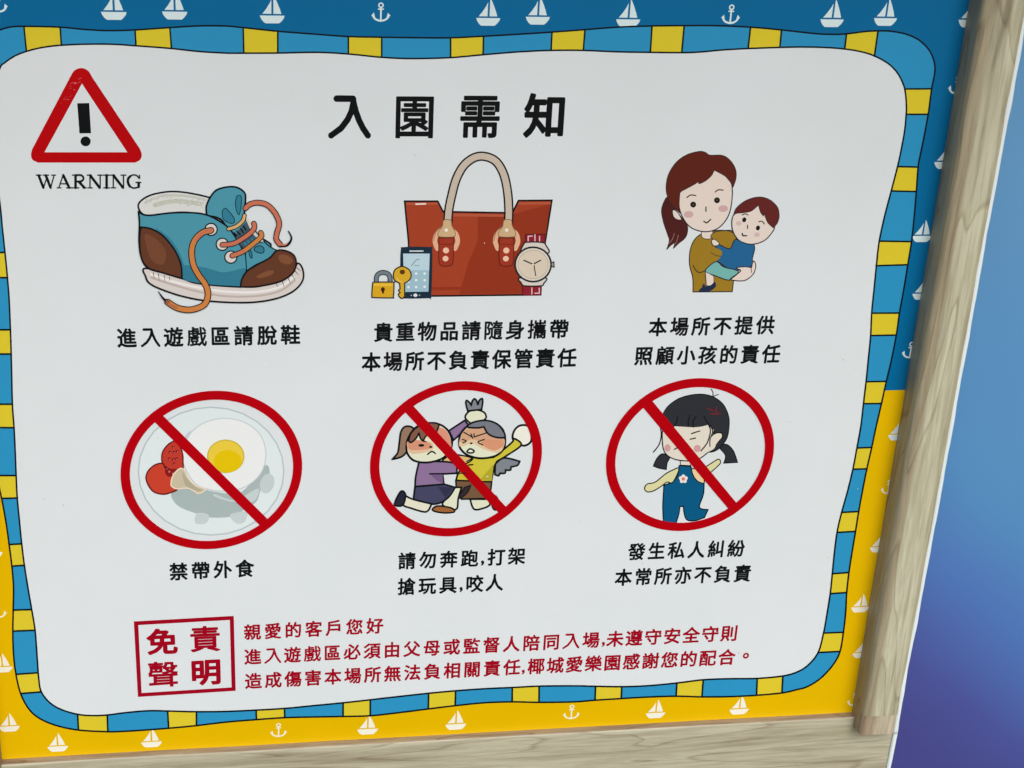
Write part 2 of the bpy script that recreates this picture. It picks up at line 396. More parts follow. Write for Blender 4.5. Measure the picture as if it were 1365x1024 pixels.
for cx, cy, w in ((507.7,20,26),(974,23,25.5),(-3,8,27),(1276,117,25),(1213.5,470,23)):
    local(cx, cy, w, 'anchor_print', (CREAM, ANCH))
for cx, cy, w in ((1184.5,652,21),(761.7,952,23),(371.4,976,23),(1139.5,935,21),(-3,817,25)):
    local(cx, cy, w, 'anchor_print', ((240,222,190), ANCH))

# ---------------------------------------------------------------- lettering
_g = {}
RU = ([[(.20,.775),(.585,.775),(.61,.64),(.65,.50),(.72,.32),(.82,.13),(.94,-.03)], [(.595,.70),(.55,.50),(.46,.32),(.31,.13),(.08,-.03)]])
def glyph(ch, off):
    """outline of one character from the built-in font, thickened by off (em) on every side and re-triangulated"""
    key = (ch, off)
    if key in _g: return _g[key]
    tris = []; E_ = []
    if ch == '入':                                   # the form with a flat top stroke, drawn by hand
        hw = .036
        for st in RU:
            for a, b in zip(st[:-1], st[1:]): E_.append((a, b))
        off2 = off+hw
    else:
        cu = bpy.data.curves.new('t', 'FONT'); cu.body = ch; cu.size = 1; cu.resolution_u = 3; cu.fill_mode = 'NONE'
        o = bpy.data.objects.new('t', cu); C.objects.link(o); bpy.context.view_layer.update()
        m = bpy.data.meshes.new_from_object(o)
        E_ = [tuple(tuple(m.vertices[k].co.xy) for k in e.vertices) for e in m.edges]
        E_ = [e for e in E_ if math.hypot(e[0][0]-e[1][0], e[0][1]-e[1][1]) > 1e-6]
        bpy.data.objects.remove(o); bpy.data.curves.remove(cu); bpy.data.meshes.remove(m)
        tris = E_
        off2 = off
    V, SE = [], []
    def q(x, y): V.append(Vector((x, y))); return len(V)-1
    def loop(pts):
        ids = [q(*p) for p in pts]
        SE.extend((ids[i], ids[(i+1) % len(ids)]) for i in range(len(ids)))
    for a, b in E_:
        dx, dy = b[0]-a[0], b[1]-a[1]; h = math.hypot(dx, dy); nx, ny = -dy/h*off2, dx/h*off2
        loop([(a[0]+nx,a[1]+ny),(a[0]-nx,a[1]-ny),(b[0]-nx,b[1]-ny),(b[0]+nx,b[1]+ny)])
    for p in {(round(x, 5), round(y, 5)) for e in E_ for x, y in e}:
        loop([(p[0]+math.cos(a*math.pi/4+.2)*off2, p[1]+math.sin(a*math.pi/4+.2)*off2) for a in range(8)])
    r = delaunay_2d_cdt(V, SE, [], 0, 1e-6)
    co = np.array([(v.x, v.y) for v in r[0]]); F_ = np.array([list(f) for f in r[2]])
    ce = co[F_].mean(axis=1)
    keep = np.zeros(len(ce), bool)
    for a, b in E_:
        a = np.array(a); b = np.array(b); d = b-a; u = np.clip(((ce-a)@d)/(d@d), 0, 1)
        keep |= np.hypot(*((ce-a-u[:,None]*d).T)) < off2*.97
    ins = np.zeros(len(ce), int)                     # inside the letter where a ray crosses its outline an odd number of times
    for a, b in tris:
        hit = (a[1] > ce[:,1]) != (b[1] > ce[:,1])
        if a[1] != b[1]: ins += hit & (ce[:,0] < (b[0]-a[0])*(ce[:,1]-a[1])/(b[1]-a[1])+a[0])
    keep |= ins % 2 == 1
    F_ = F_[keep]
    used, inv = np.unique(F_, return_inverse=True); inv = inv.reshape(F_.shape)
    r = ([tuple(co[k]) for k in used], [list(map(int, f)) for f in inv])
    _g[key] = r
    return r
THIN = {'需': .62, '園': .56, '知': .88, '聲': .58, '責': .7}     # dense characters have finer strokes
def text(name, items, ew, eh, col, off, label, z=8):
    """items: (character, centre px x, centre px y); ew, eh: em width and height in photo pixels at that line"""
    t = z*STEP
    for ch, cx, cy in items:
        vs, fs = glyph(ch, off*THIN.get(ch, 1.0) if eh > 30 else off*(.8 if ch in '戲攜隨' else 1)); O = P(cx, cy, t)
        sx = (P(cx+ew/2, cy, t)-P(cx-ew/2, cy, t)).length; sz = (P(cx, cy+eh/2, t)-P(cx, cy-eh/2, t)).length
        if ch in ',。':
            mx = (min(v[0] for v in vs)+max(v[0] for v in vs))/2; mz = (min(v[1] for v in vs)+max(v[1] for v in vs))/2
        else: mx, mz = .5, .378
        V = [(O.x+(x-mx)*sx, -t, O.z+(y-mz)*sz) for x, y in vs]
        child(name, V, fs, [0]*len(fs), [ink(col)], sign, SIGN_BASE)
def row(s, a, b):
    n = len(s)
    return [(ch, a[0]+(b[0]-a[0])*i/(n-1), a[1]+(b[1]-a[1])*i/(n-1)) for i, ch in enumerate(s)]
text('title_character', row('入園需知', (465.6,156), (727,154.5)), 57.5, 61, BLK, .036, 'large black heading across the top')
K = .029
text('caption_character', row('進入遊戲區請脫鞋', (168.9,450.7), (387.1,446.5)), 26.6, 27, BLK, K, 'black caption under the shoe')
text('caption_character', row('貴重物品請隨身攜帶', (511,443.1), (745.3,438.7))+row('本場所不負責保管責任', (494.8,482.7), (755.9,477)), 26, 26.5, BLK, K, 'two-line black caption under the handbag')
text('caption_character', row('本場所不提供', (877.1,436.1), (1020.4,433.5))+row('照顧小孩的責任', (858.2,474.5), (1028.1,472)), 24.8, 25.6, BLK, K, 'two-line black caption under the woman and child')
text('caption_character', row('禁帶外食', (238.1,762.1), (326.2,758)), 25.2, 24.2, BLK, K, 'black caption under the crossed-out plate')
text('caption_character', row('請勿奔跑', (542.5,747.8), (626.1,744.5))+[(',',643.2,750.7)]+row('打架', (661.7,742.9), (688.8,741.4))
     +row('搶玩具', (542,782.1), (597.3,779.9))+[(',',614.7,786)]+row('咬人', (632.5,778.2), (659.2,776.8)), 23.8, 23.4, BLK, K, 'two-line black caption under the fighting children')
text('caption_character', row('發生私人糾紛', (848.8,735.5), (981.4,731.1))+row('本常所亦不負責', (831.1,769.8), (989.9,764.5)), 23.2, 23.4, BLK, K, 'two-line black caption under the angry girl')
RED = (150, 4, 28)
text('disclaimer_character', row('親愛的客戶您好', (336.5,842.7), (499.8,834.4))
     +row('進入遊戲區必須由父母或監督人陪同入場', (336.8,875.6), (787.9,853.4))+[(',',804.3,859)]+row('未遵守安全守則', (820,851.8), (972.2,844.3))
     +row('造成傷害本場所無法負相關責任', (337.7,907.9), (682.4,889.6))+[(',',697.5,896)]+row('椰城愛樂園感謝您的配合', (714.8,888.2), (968.8,876.2))+[('。',994.3,874.2)],
     23.2, 21.8, RED, .027, 'three lines of dark red print at the bottom')
text('stamp_character', [('免',216.2,855.6),('責',273.4,851.9),('聲',217.4,899),('明',274.6,895.9)], 42, 35.5, RED, .036, 'four bold dark red characters inside the red box')
bx = Picture('stamp_box', (0,0,1), 'dark red rectangular outline round four characters', z0=6)
bo = [(178.3,828.5),(311.6,821.1),(314.2,921),(183.8,929.2)]
bi = [(184.4,833.4),(306.3,826.6),(308.7,916.4),(188.8,923.9)]
for i in range(4):
    j = (i+1) % 4; bx.z = 6+0; bx.poly('b', RED, [bo[i], bo[j], bi[j], bi[i]])
bx.done()

# ---------------------------------------------------------------- warning triangle and serif word
T1 = (0, 0, 4.55)
w = Picture('warning_triangle', T1, 'red warning triangle with black exclamation mark, top left')
REDS = (174, 0, 8)
w.F('a', REDS, '455,425 495,413 535,430 560,470* 850,905* 860,940 850,970 820,987 * 230,987* 198,970 188,940 195,905* 435,450*'.replace(' *','*'))
w.F('a', WHITE, '497,508 772,924 270,924', sharp=True)
w.F('exclamation_mark', BLK, '468,627 541,625 552,809 482,810', sharp=True)
w.E('exclamation_mark', BLK, 519, 858, 31, 30)
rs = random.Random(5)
for k in range(18):                       # glare on the triangle's left leg, painted as short pale strokes
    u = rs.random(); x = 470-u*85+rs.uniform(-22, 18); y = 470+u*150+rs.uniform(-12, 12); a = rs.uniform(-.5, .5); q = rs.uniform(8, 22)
    w.L('glare_stroke', rs.choice([(196,70,80),(206,110,116),(186,40,48)]), '%g,%g %g,%g' % (x, y, x+q*math.cos(a), y+q*math.sin(a)), rs.uniform(.35, .8), sharp=True)
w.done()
d = Picture('dust_specks', (0,0,1), 'a few faint dust specks and marks on the white field', z0=3)
for k in range(46):
    x, y = rs.uniform(30, 1150), rs.uniform(80, 890); v = rs.choice([(196,200,198),(188,192,190),(222,226,226)])
    r_ = rs.uniform(.35, .9); d.E('specks', v, x, y, r_*rs.uniform(1, 2.6), r_, rot=rs.random()*3)
do = d.done(); do['kind'] = 'stuff'
w = Picture('warning_text', (40,225,8.53), 'small black serif word WARNING under the triangle')
TH, TN, SF = 3.5, 1.8, 1.7
def ws(d, wd): w.L('a', BLK, d, wd, sharp=True)
ws('98,76 152,216', TH); ws('152,218 194,95', TN); ws('180,76 234,216', TH); ws('234,218 274,76', TN)
ws('70,73 128,73', SF); ws('150,73 212,73', SF); ws('246,73 290,73', SF)
ws('328,216 376,76', TN); ws('378,74 446,216', TH); ws('344,172 418,172', TN); ws('308,218 352,218', SF); ws('415,218 475,218', SF)
ws('518,75 518,218', TH); w.L('a', BLK, '518,75 580,74 608,105 588,140 525,147', 2.7); ws('556,148 618,216', TH)
ws('482,73 540,73', SF); ws('485,218 555,218', SF); ws('602,218 640,218', SF)
for dx in (0, 265):
    f = lambda *q: ' '.join('%g,%g' % (x+dx, y) for x, y in q)
    ws(f((682,76),(682,218)), TN); ws(f((684,76),(792,216)), TH); ws(f((798,74),(798,216)), TN)
    ws(f((650,73),(698,73)), SF); ws(f((658,218),(708,218)), SF); ws(f((770,73),(826,73)), SF)
ws('871,74 871,218', TH); ws('838,73 905,73', SF); ws('838,218 905,218', SF)
w.L('a', BLK, '1240,108 1212,78 1172,71 1138,86', 2.0); w.L('a', BLK, '1142,84 1118,112 1114,155 1136,202', 3.4); w.L('a', BLK, '1132,198 1172,220 1210,216 1236,206', 2.2)
ws('1236,160 1236,206', TH); ws('1206,156 1260,156', SF); ws('1245,74 1245,110', TN)
w.done()

# ---------------------------------------------------------------- shoe
s = Picture('shoe_picture', (175,240,5.6875), 'printed blue and brown lace-up shoe with orange laces')
LN = (12,18,22); TEAL = (72,142,158); TEALD = (50,118,138); BRN = (96,56,38); BRND = (74,40,28); SOLE = (206,198,190); OR = (196,122,62); ORP = (190,108,82)
s.F('a', (208,208,202), '52,195 90,145 170,108 300,88 430,98 580,130 600,150 585,265* 400,245 250,256 160,268 85,258', LN, 2.4)
s.L('a', (188,190,178), '110,170 240,120 420,122 560,150', 3.2); s.L('a', (186,188,172), '180,190 330,160 520,180', 6)
for i in range(90):
    u = random.random(); x = 90+u*460; y = 125+random.random()*60+abs(u-.4)*40
    s.E('a', (164,166,158), x, y, 3.2, 2.8) if i % 2 else s.E('a', (222,222,214), x, y, 3.2, 2.8)
s.F('sole', SOLE, '112,670 110,735 140,785 230,830 380,880 560,915 800,930 980,922 1130,890 1240,835 1300,760 1300,680 1262,632 1200,700 900,800 400,740', LN, 2.4)
s.L('sole', (182,168,158), '150,740 300,790 480,840 700,880 950,880 1130,840 1240,760', 2.6)
s.L('sole', (226,220,214), '150,715 300,765 480,810 700,845 950,850 1130,810 1230,735', 3)
for d in ('165,700 175,750','205,708 213,765','250,722 255,768','290,735 290,765','1100,790 1112,812','1145,770 1160,810','1190,745 1210,790','1215,715 1240,755','1240,690 1270,720','1255,665 1285,690'):
    s.L('sole', LN, d, 1.1, taper=(1,.3))
s.F('tongue', TEAL, '572,270* 570,200 600,130 650,75 740,52 810,60 860,100 866,150 858,220* 870,300 960,420 1060,500 900,560 760,420 680,300', LN, 2.4)
s.F('tongue', TEALD, '700,300 690,240 715,215 760,260 785,310 760,330', LN, 1.0); s.F('tongue', TEALD, '800,240 790,180 800,125 830,120 835,170 820,260', LN, 1.0)
s.F('upper', TEAL, '55,240* 90,262 150,268 300,250 450,248 570,265 680,320 760,390 870,570* 875,680 830,812* 640,800 480,780 380,745 240,705 130,670 80,600 60,480 62,330', LN, 2.4)
s.F('upper', TEALD, '385,650 560,665 700,700 850,670 862,700 828,806* 640,796 480,776 392,745', None)
s.F('upper', TEALD, '200,372 290,440 360,540 400,650 392,700 375,640 300,490 190,375', None)
s.F('upper', TEAL, '865,560* 900,480 985,440 1010,470 1050,505 1105,535* 1050,595 950,640 875,688*', LN, 1.6)
s.F('upper', TEALD, '890,530 912,545 915,590 900,580', LN, 1.2); s.F('upper', TEALD, '930,530 960,500 1000,510 1005,545 975,555', LN, 1.2)
s.F('heel_patch', BRN, '75,358* 150,370 230,415 300,490 350,570 378,650 385,748* 240,705 130,668 80,600 62,480 66,400', LN, 2.3)
s.F('heel_patch', (112,68,46), '100,420 180,440 260,540 240,640 150,600', None)
s.F('toe_cap', BRN, '828,810* 840,750 880,690 960,640 1050,590 1105,535 1180,540 1235,575 1250,640 1220,710 1130,770 980,805 900,812', LN, 2.3)
s.F('toe_cap', (122,76,50), '1120,570 1180,570 1225,610 1190,640 1130,620', None); s.F('toe_cap', (122,76,50), '950,730 1030,690 1080,690 1060,720 980,745', None)
for cx, cy in ((605,375),(690,488),(755,585)): s.E('eyelet#%d' % cx, SOLE, cx, cy, 46, 46, LN, 1.7)
s.F('lacing', (60,84,96), '800,400 860,330 900,330 1000,470 930,480 860,520 800,450')
for d in ('780,400 800,425','800,388 825,415','830,370 850,400','850,350 870,380'): s.L('lacing', LN, d, 2)
s.L('lacing', (206,196,180), '880,300 930,400 990,460', 3.6)
for d in ('860,480 880,500','885,465 905,490','915,450 935,475','940,435 965,460'): s.L('lacing', TEALD, d, 3)
s.lace('lace', ORP, LN, '865,215 900,185 960,172 1030,190 1090,250 1122,330 1105,400 1100,450 1130,490', 5.4, 1.2)
s.L('lace', LN, '1125,498 1185,492 1215,440 1190,385', 4.2, taper=(1.1,.3)); s.L('lace', ORP, '1120,490 1165,492 1185,480', 3.0, taper=(1,.3))
s.lace('lace', (206,164,108), LN, '738,372 800,350 845,310 858,270', 3.8, 1.2)
s.lace('lace', ORP, LN, '690,492 780,480 880,420 930,370 930,330', 5.2, 1.2)
s.lace('lace', OR, LN, '765,575 850,540 930,480 985,430 982,400', 5.2, 1.2)
s.L('lace', ORP, '690,492 780,480 830,452', 4.6); s.L('lace', ORP, '765,575 850,540', 4.6)
s.lace('lace', OR, LN, '605,382 540,400 480,460 458,540 470,640 510,720 560,790 582,860 565,930 520,965 440,985 350,970 275,925', 6.4, 1.3)
s.L('lace', LN, '285,935 240,895 205,845', 4.4, taper=(1,.2)); s.L('lace', (170,100,70), '350,972 290,940 262,915', 4.0, taper=(1,.3))
s.L('lace', ORP, '605,380 545,400 490,455', 4.4)
s.done()

# ---------------------------------------------------------------- handbag, padlock, key, phone, watch
s = Picture('handbag_picture', (485,190,4.875), 'printed red-brown handbag with a tall beige handle')
RB = (156,62,36); RBD = (140,50,28); BEI = (190,176,158); LN = (18,18,22)
s.F('a', RB, '265,382 480,382 515,450 965,458 1005,378 1222,376 1180,640 1120,990 300,1000 290,640', LN, 2.3, sharp=True)
s.F('a', RBD, '740,470 960,470 1210,400 1178,640 1100,980 620,985 680,780 740,640', None, sharp=True)
s.F('a', (172,84,58), '275,392 478,392 482,404 278,406', sharp=True); s.F('a', (172,84,58), '520,462 960,468 958,484 524,480', sharp=True); s.F('a', (172,84,58), '1008,390 1215,388 1213,402 1004,404', sharp=True)
s.F('a', (232,214,200), '335,396 405,394 405,404 335,406', sharp=True)
s.F('a', RBD, '440,940 1030,938 1024,952 440,960', sharp=True)
s.lace('handle', BEI, LN, '546,520 552,440 570,350 600,240 650,150 720,98 790,92 860,125 910,210 935,330 942,440 940,520', 8.4, 2.1)
for dx in (0, 392):
    f = lambda d: ' '.join('%g,%g' % (float(p.split(',')[0].rstrip('*'))+dx, float(p.split(',')[1].rstrip('*'))) + ('*' if p.endswith('*') else '') for p in d.split())
    s.L('handle_ring#%d' % dx, (216,168,132), f('478,690 462,640 480,590 530,565 590,585 610,640 592,690'), 6.2)
    s.L('handle_ring#%d' % dx, (150,110,82), f('452,640 470,580 510,545'), 1.0)
    s.F('handle_end#%d' % dx, (196,164,122), f('520,505 565,505 572,540 592,580 585,612 490,612 485,580 510,545'), (120,92,66), .9)
    s.E('handle_end#%d' % dx, (232,220,206), 536+dx, 570, 11, 11)
    s.F('leather_tab#%d' % dx, (150,52,34), f('488,620* 582,620* 580,770 560,800 510,802 488,770'), (92,30,24), 1.2)
    s.L('leather_tab#%d' % dx, (110,36,26), f('490,662 580,662'), 1.0)
    s.E('leather_tab#%d' % dx, (238,184,156), 534+dx, 702, 20, 19); s.E('leather_tab', (238,184,156), 531+dx, 755, 19, 18)
s.done()
s = Picture('phone_picture', (485,190,4.875), 'printed dark mobile phone leaning before the handbag', z0=34)
DK = (24,44,58)
s.F('a', DK, '240,700 262,680 425,680 445,700 438,1000 418,1012 250,1014 236,1000 236,850', None)
s.F('screen', (178,202,208), '255,722 428,722 420,970 262,972', sharp=True)
s.F('screen', (150,182,192), '300,830 424,830 420,970 262,972 262,900', sharp=True)
s.L('screen', (120,140,146), '310,800 340,765 360,760', 1.2); s.L('screen', (120,140,146), '330,800 360,800', 1)
for x, y in ((340,852),(395,852),(340,895),(395,895),(340,940),(395,938),(290,940),(290,905)): s.E('screen', (216,230,232), x, y, 9, 8)
s.F('phone_button', (200,206,206), '296,702 388,702 386,710 298,710', sharp=True); s.E('phone_button', (210,214,216), 335, 993, 13, 11)
s.E('phone_button', (150,160,166), 308, 994, 5, 5); s.E('phone_button', (150,160,166), 362, 993, 5, 5)
s.done()
s = Picture('padlock_picture', (485,190,4.875), 'printed yellow padlock with grey shackle', z0=34)
s.L('a', DK, '82,920 82,880 95,855 125,845 158,855 170,880 170,920', 6.8); s.L('a', (112,122,126), '82,920 82,880 95,855 125,845 158,855 170,880 170,920', 4.2)
s.F('padlock_body', (206,158,34), '58,915 70,908 188,908 196,915 192,1000 182,1010 62,1008 52,1000', DK, 1.7)
s.F('padlock_body', (224,182,60), '66,918 186,918 184,932 66,932', sharp=True)
s.E('padlock_body', (60,34,24), 124, 955, 13, 15); s.F('padlock_body', (60,34,24), '118,955 131,955 131,982 118,982', sharp=True)
s.done()
s = Picture('key_picture', (485,190,4.875), 'printed yellow key leaning on the phone', z0=50)
s.F('a', (204,160,40), '192,860 205,825 248,806 292,825 308,862 295,895 265,915* 265,1000* 248,1014 228,1000* 225,985* 236,975* 226,962* 236,950* 232,915* 200,895', (56,44,36), 1.7)
s.E('a', (90,50,24), 250, 842, 17, 16); s.L('a', (226,190,84), '216,880 228,900 250,905', 1.4)
s.done()
s = Picture('watch_picture', (485,190,4.875), 'printed wristwatch with dark red strap and beige dial', z0=40)
MR = (134,32,44)
s.F('strap', MR, '1052,598 1175,596 1180,680 1045,680', (80,20,30), 1.1, sharp=True); s.F('strap#2', MR, '1030,925 1155,925 1152,992 1034,994', (80,20,30), 1.1, sharp=True)
for d in ('1068,640 1068,610 1095,608','1112,600 1112,640','1142,610 1142,640','1092,945 1092,985','1112,980 1140,980 1140,948'): s.L('strap', (216,180,184), d, 1.5, sharp=True)
s.F('strap', (204,196,184), '1040,660 1065,648 1160,650 1185,672 1195,720 1030,720', (34,30,32), 1.8)
s.F('strap#2', (204,196,184), '1015,880 1180,880 1170,915 1150,932 1045,932 1025,915', (34,30,32), 1.8)
s.E('dial', (208,198,180), 1100, 793, 117, 112, (30,38,40), 2.4)
s.E('dial', (206,192,170), 1100, 793, 98, 93, (170,160,148), .8)
s.F('crown', (150,150,140), '1217,782 1235,776 1237,810 1219,806', (34,30,32), 1.4, sharp=True)
s.L('watch_hand', (30,26,26), '1040,766 1100,792', 1.7); s.L('watch_hand', (30,26,26), '1100,792 1148,766', 1.7); s.L('watch_hand', (30,26,26), '1105,792 1117,866', 1.3); s.E('watch_hand', (222,206,180), 1100, 793, 7, 7)
s.done()

# ---------------------------------------------------------------- woman holding a child
s = Picture('mother_and_child_picture', (850,190,4.877), 'printed brown-haired woman carrying a small child')
HR = (88,34,24); SK = (216,202,188); LN = (44,38,42); OCH = (148,116,34); BLU = (34,94,136); MINT = (110,170,160); PNK = (196,160,158)
s.F('a', (74,30,28), '195,355 165,400 155,450 168,520 195,600 205,640 188,698* 215,670 240,655 232,690* 268,655 305,625 322,590 322,540 280,480 230,420', LN, 1.0)
for d in ('240,590 225,630 200,660','265,600 255,640 240,665'): s.L('a', (150,110,108), d, .8)
s.F('sweater', OCH, '415,595 365,640 340,710 338,800 358,880 360,972* 615,970* 625,880 640,700 625,585 560,572 500,575', LN, 1.4)
s.F('neck', SK, '415,570* 485,570* 490,615 455,628 418,615', LN, .9)
s.F('ear', SK, '228,440 255,450 285,500 255,500 232,480', LN, 1.0)
s.F('face', SK, '272,330 270,420 300,500 350,555 430,580 510,565 570,510 605,430 615,300 590,240 500,170 400,230', LN, 1.5)
s.F('hair', HR, '195,355 185,290 200,210 250,130 320,80 400,58 440,64 470,82 550,84 600,115 635,170 640,230 620,292* 605,255 570,220 498,180* 480,215 440,250 400,268 395,250* 370,272 275,322* 270,400 275,460* 215,400', LN, 1.0)
for d in ('320,358 345,342 378,345','505,322 525,308 556,310'): s.L('face', BLK, d, 1.5)
s.E('face', (30,26,22), 361, 404, 19, 19); s.E('face', (90,80,60), 361, 404, 5, 5); s.E('face', (30,26,22), 516, 376, 19, 19); s.E('face', (90,80,60), 516, 376, 5, 5)
s.E('face', PNK, 332, 468, 31, 22); s.E('face', PNK, 556, 430, 31, 22)
s.L('face', (40,30,30), '444,420 444,448', 1.6); s.L('face', (40,30,30), '430,512 450,522 475,500', 1.6)
s.F('sweater', OCH, '485,625 480,600 520,578 600,578 640,620 610,690 560,690', LN, 1.0)
s.F('child_body', BLU, '500,670 530,665 600,690 640,630 755,665 745,760 750,800 660,830 600,825 545,790 510,760 545,720', LN, 1.4)
s.F('hand', SK, '480,640 500,630 530,655 515,672 490,668', LN, 1.1)
s.F('sweater', OCH, '440,820 500,785 545,740* 548,710 520,690 470,680 400,720 380,780 400,840', None)
s.L('sweater', LN, '360,800 385,838 410,845 450,825 520,770', 1.1); s.L('sweater', LN, '475,715 510,735 545,740', .9)
s.F('shorts', MINT, '508,775 560,810 640,830 652,850 600,895 500,865 440,835', LN, 1.3)
s.F('leg', SK, '440,840* 495,868* 492,925 450,930 445,900', LN, 1.0)
s.F('shoe', (30,44,66), '398,965 415,945 450,935 480,925 500,905 510,930 490,955 450,972 405,973', None); s.F('shoe', (30,44,66), '420,940 430,918 445,945', None)
s.F('hand', SK, '640,815 700,808 738,812 745,790 755,770 768,800 755,850 720,885 680,900 615,895 605,885 660,845 668,830', LN, 1.3)
s.L('hand', LN, '640,818 668,830 655,850 608,888', 1.2); s.L('hand', LN, '738,815 740,845', 1.0)
s.F('child_face', SK, '625,470 612,530 625,590 665,640 740,662 820,640 870,590 890,540 860,440 780,400 680,430', LN, 1.4)
s.F('child_hair', (94,36,34), '625,475* 640,430 700,380 780,355 850,368 905,415 920,470 910,520 882,555* 845,520 825,470 818,478* 800,455 785,408* 740,445 700,455 640,462', LN, 1.0)
for d in ('680,472 700,464 718,472','788,516 808,512 824,530'): s.L('child_face', BLK, d, 1.3)
s.E('child_face', (26,22,22), 693, 503, 13, 16, rot=.3); s.E('child_face', (26,22,22), 782, 556, 13, 16, rot=.3)
s.E('child_face', (200,176,168), 657, 526, 18, 15); s.E('child_face', (200,176,168), 776, 600, 18, 15)
s.L('child_face', BLK, '715,538 714,560', 1.4); s.L('child_face', BLK, '680,592 685,606 708,606', 1.8)
s.done()

# ---------------------------------------------------------------- prohibition signs
RING = (170, 0, 12)
def ring(T, L_, R_, T_, B_, thick, bar, label, shear=0.0):
    """flat circle on the sheet; its extents are given in the picture's own units"""
    r = Picture('prohibition_ring', T, label, z0=64)
    cx, cy = T[0]+(L_+R_)/2/T[2], T[1]+(T_+B_)/2/T[2]
    rx, ry = (R_-L_)/2/T[2], (B_-T_)/2/T[2]
    t = 65*STEP; O = P(cx, cy, t)
    sx = (P(cx+1, cy, t)-P(cx-1, cy, t)).length/2; sz = (P(cx, cy+1, t)-P(cx, cy-1, t)).length/2
    b = r._b('r'); k = r._mi(b, RING); n = 96
    for i in range(n):
        a = i*2*math.pi/n
        for q in (0, thick):
            b['v'].append((O.x+(rx-q)*sx*math.cos(a)+shear*(ry-q*.93)*sz*math.sin(a), -t, O.z+(ry-q*.93)*sz*math.sin(a)))
    for i in range(n):
        j = (i+1) % n; b['f'].append([2*i, 2*j, 2*j+1, 2*i+1]); b['m'].append(k)
    r.z = 66; r.F('r', RING, bar, sharp=True)
    o = r.done()
TF = (155, 515, 4.55)
s = Picture('plate_picture', TF, 'printed plate with fried egg and tomato, crossed out')
s.E('a', (204,214,212), 575, 515, 442, 388, (168,182,182), 1.6)
s.E('a', (210,220,216), 575, 515, 434, 380)
s.F('shadow_print', (160,174,170), '335,640 420,600 600,640 760,640 900,480 930,540 880,620 850,700 780,745 700,790 560,795 480,770 400,740 350,700')
s.E('shadow_print', (184,196,192), 915, 590, 42, 62, rot=.3); s.F('shadow_print', (186,198,194), '490,770 560,780 545,830 480,830'); s.F('shadow_print', (186,198,194), '690,780 790,760 780,820 730,832')
s.F('shadow_print', (186,196,196), '410,330 430,285 480,262 460,300')
s.F('shadow_print', (186,198,194), '600,655 720,690 860,620 830,700 700,700 600,670')
s.F('egg_white', (222,226,226), '440,300 500,240 580,205 680,195 790,225 870,290 905,380 900,470 860,550 770,615 650,635 560,625 480,590 420,500 400,400', (186,194,194), 1.4)
s.E('yolk', (222,192,60), 664, 425, 110, 98, (196,176,66), 2.0); s.E('yolk', (216,184,8), 676, 455, 84, 68)
s.F('tomato', (184,56,42), '275,440 285,390 325,345 370,335 400,400 405,460 400,510 340,510 290,480', (96,20,24), 1.8)
for x, y in ((345,370),(325,400),(350,400),(370,395),(322,440),(345,445),(365,440),(350,470)): s.E('tomato', (120,20,24), x, y, 9, 9); s.E('tomato', (200,104,92), x+2, y+3, 4, 4)
s.F('tomato', (190,62,42), '182,570 190,520 230,480 280,468 300,500 350,560 372,620 330,645 280,655 220,635', (96,20,24), 1.9)
s.F('tomato', (130,24,26), '300,505 380,505 360,545 310,545'); s.E('tomato', (206,110,96), 322, 518, 6, 6); s.E('tomato', (206,110,96), 345, 530, 6, 6)
s.F('chicken_piece', (192,180,150), '332,590 345,540 385,500 415,510 440,560 480,600 540,625 500,650 470,635 430,618 370,622 340,610', (228,206,180), 1.6)
s.F('chicken_piece', (170,162,136), '400,520 430,560 480,610 520,630 490,635 420,600')
s.done()
ring(TF, 30, 1132, 39, 998, 12.3, '262,157 945,832 895,868 212,197', 'red ring and bar over the plate', .05)
TG = (485, 505, 4.764)
s = Picture('fighting_children_picture', TG, 'printed pair of small children fighting, crossed out')
LN = (12,18,22); SKN = (214,216,186); PUR = (134,108,142); YE = (196,184,56); TAN = (140,104,76); GR = (122,126,132); FL = (208,132,96)
s.F('a', (226,228,208), '955,330 990,298 1040,300 1062,350 1060,400 1020,425 975,410 945,380', LN, 2.8)
s.F('wing', GR, '835,540* 880,505 930,508 990,525* 975,550 935,560* 930,580 900,580* 895,600 865,600* 855,616 832,608*', LN, 2.5)
s.F('raised_arm', PUR, '540,330* 640,265* 670,300* 570,390*', LN, 2.5)
s.F('raised_arm', SKN, '645,250 665,210 715,198 765,215 772,255 700,290', LN, 2.5)
s.F('crown', GR, '660,205* 648,160 652,138 670,150 682,168* 690,140 705,128 718,145 724,168* 732,140 750,126 755,145 748,195*', LN, 2.5)
s.F('sweater', YE, '650,520* 700,500 820,500* 850,480 940,405 955,380 1000,420 920,480 845,525* 825,570 810,655* 585,650* 600,600', LN, 2.5)
s.F('sweater', (170,160,40), '825,540 812,650 740,640', sharp=True)
s.F('shorts', (112,84,58), '585,645* 812,655* 800,760* 620,765* 590,720', LN, 2.2)
s.F('leg', SKN, '560,690* 620,690* 600,760 585,830 500,800 540,740', LN, 2.5); s.F('leg', SKN, '675,765* 790,765* 800,800 760,822 700,828', LN, 2.5)
s.F('shoe', (150,96,50), '435,830 470,808 555,820 575,845 520,852 460,845', LN, 2.2); s.F('shoe', (60,40,34), '800,740 840,745 860,790 850,830 820,825', LN, 1.5)
s.F('arm_sleeve', (208,176,110), '560,478* 650,492 690,510 640,540 560,530 500,520', LN, 2.0)
s.F('purple_top', PUR, '350,530* 470,525 580,540 590,600* 500,605* 510,680* 325,690* 330,620', LN, 2.5)
s.F('purple_top', (112,86,122), '420,605 500,608 505,670 455,640', sharp=True); s.L('purple_top', LN, '418,604 590,602', 2.0)
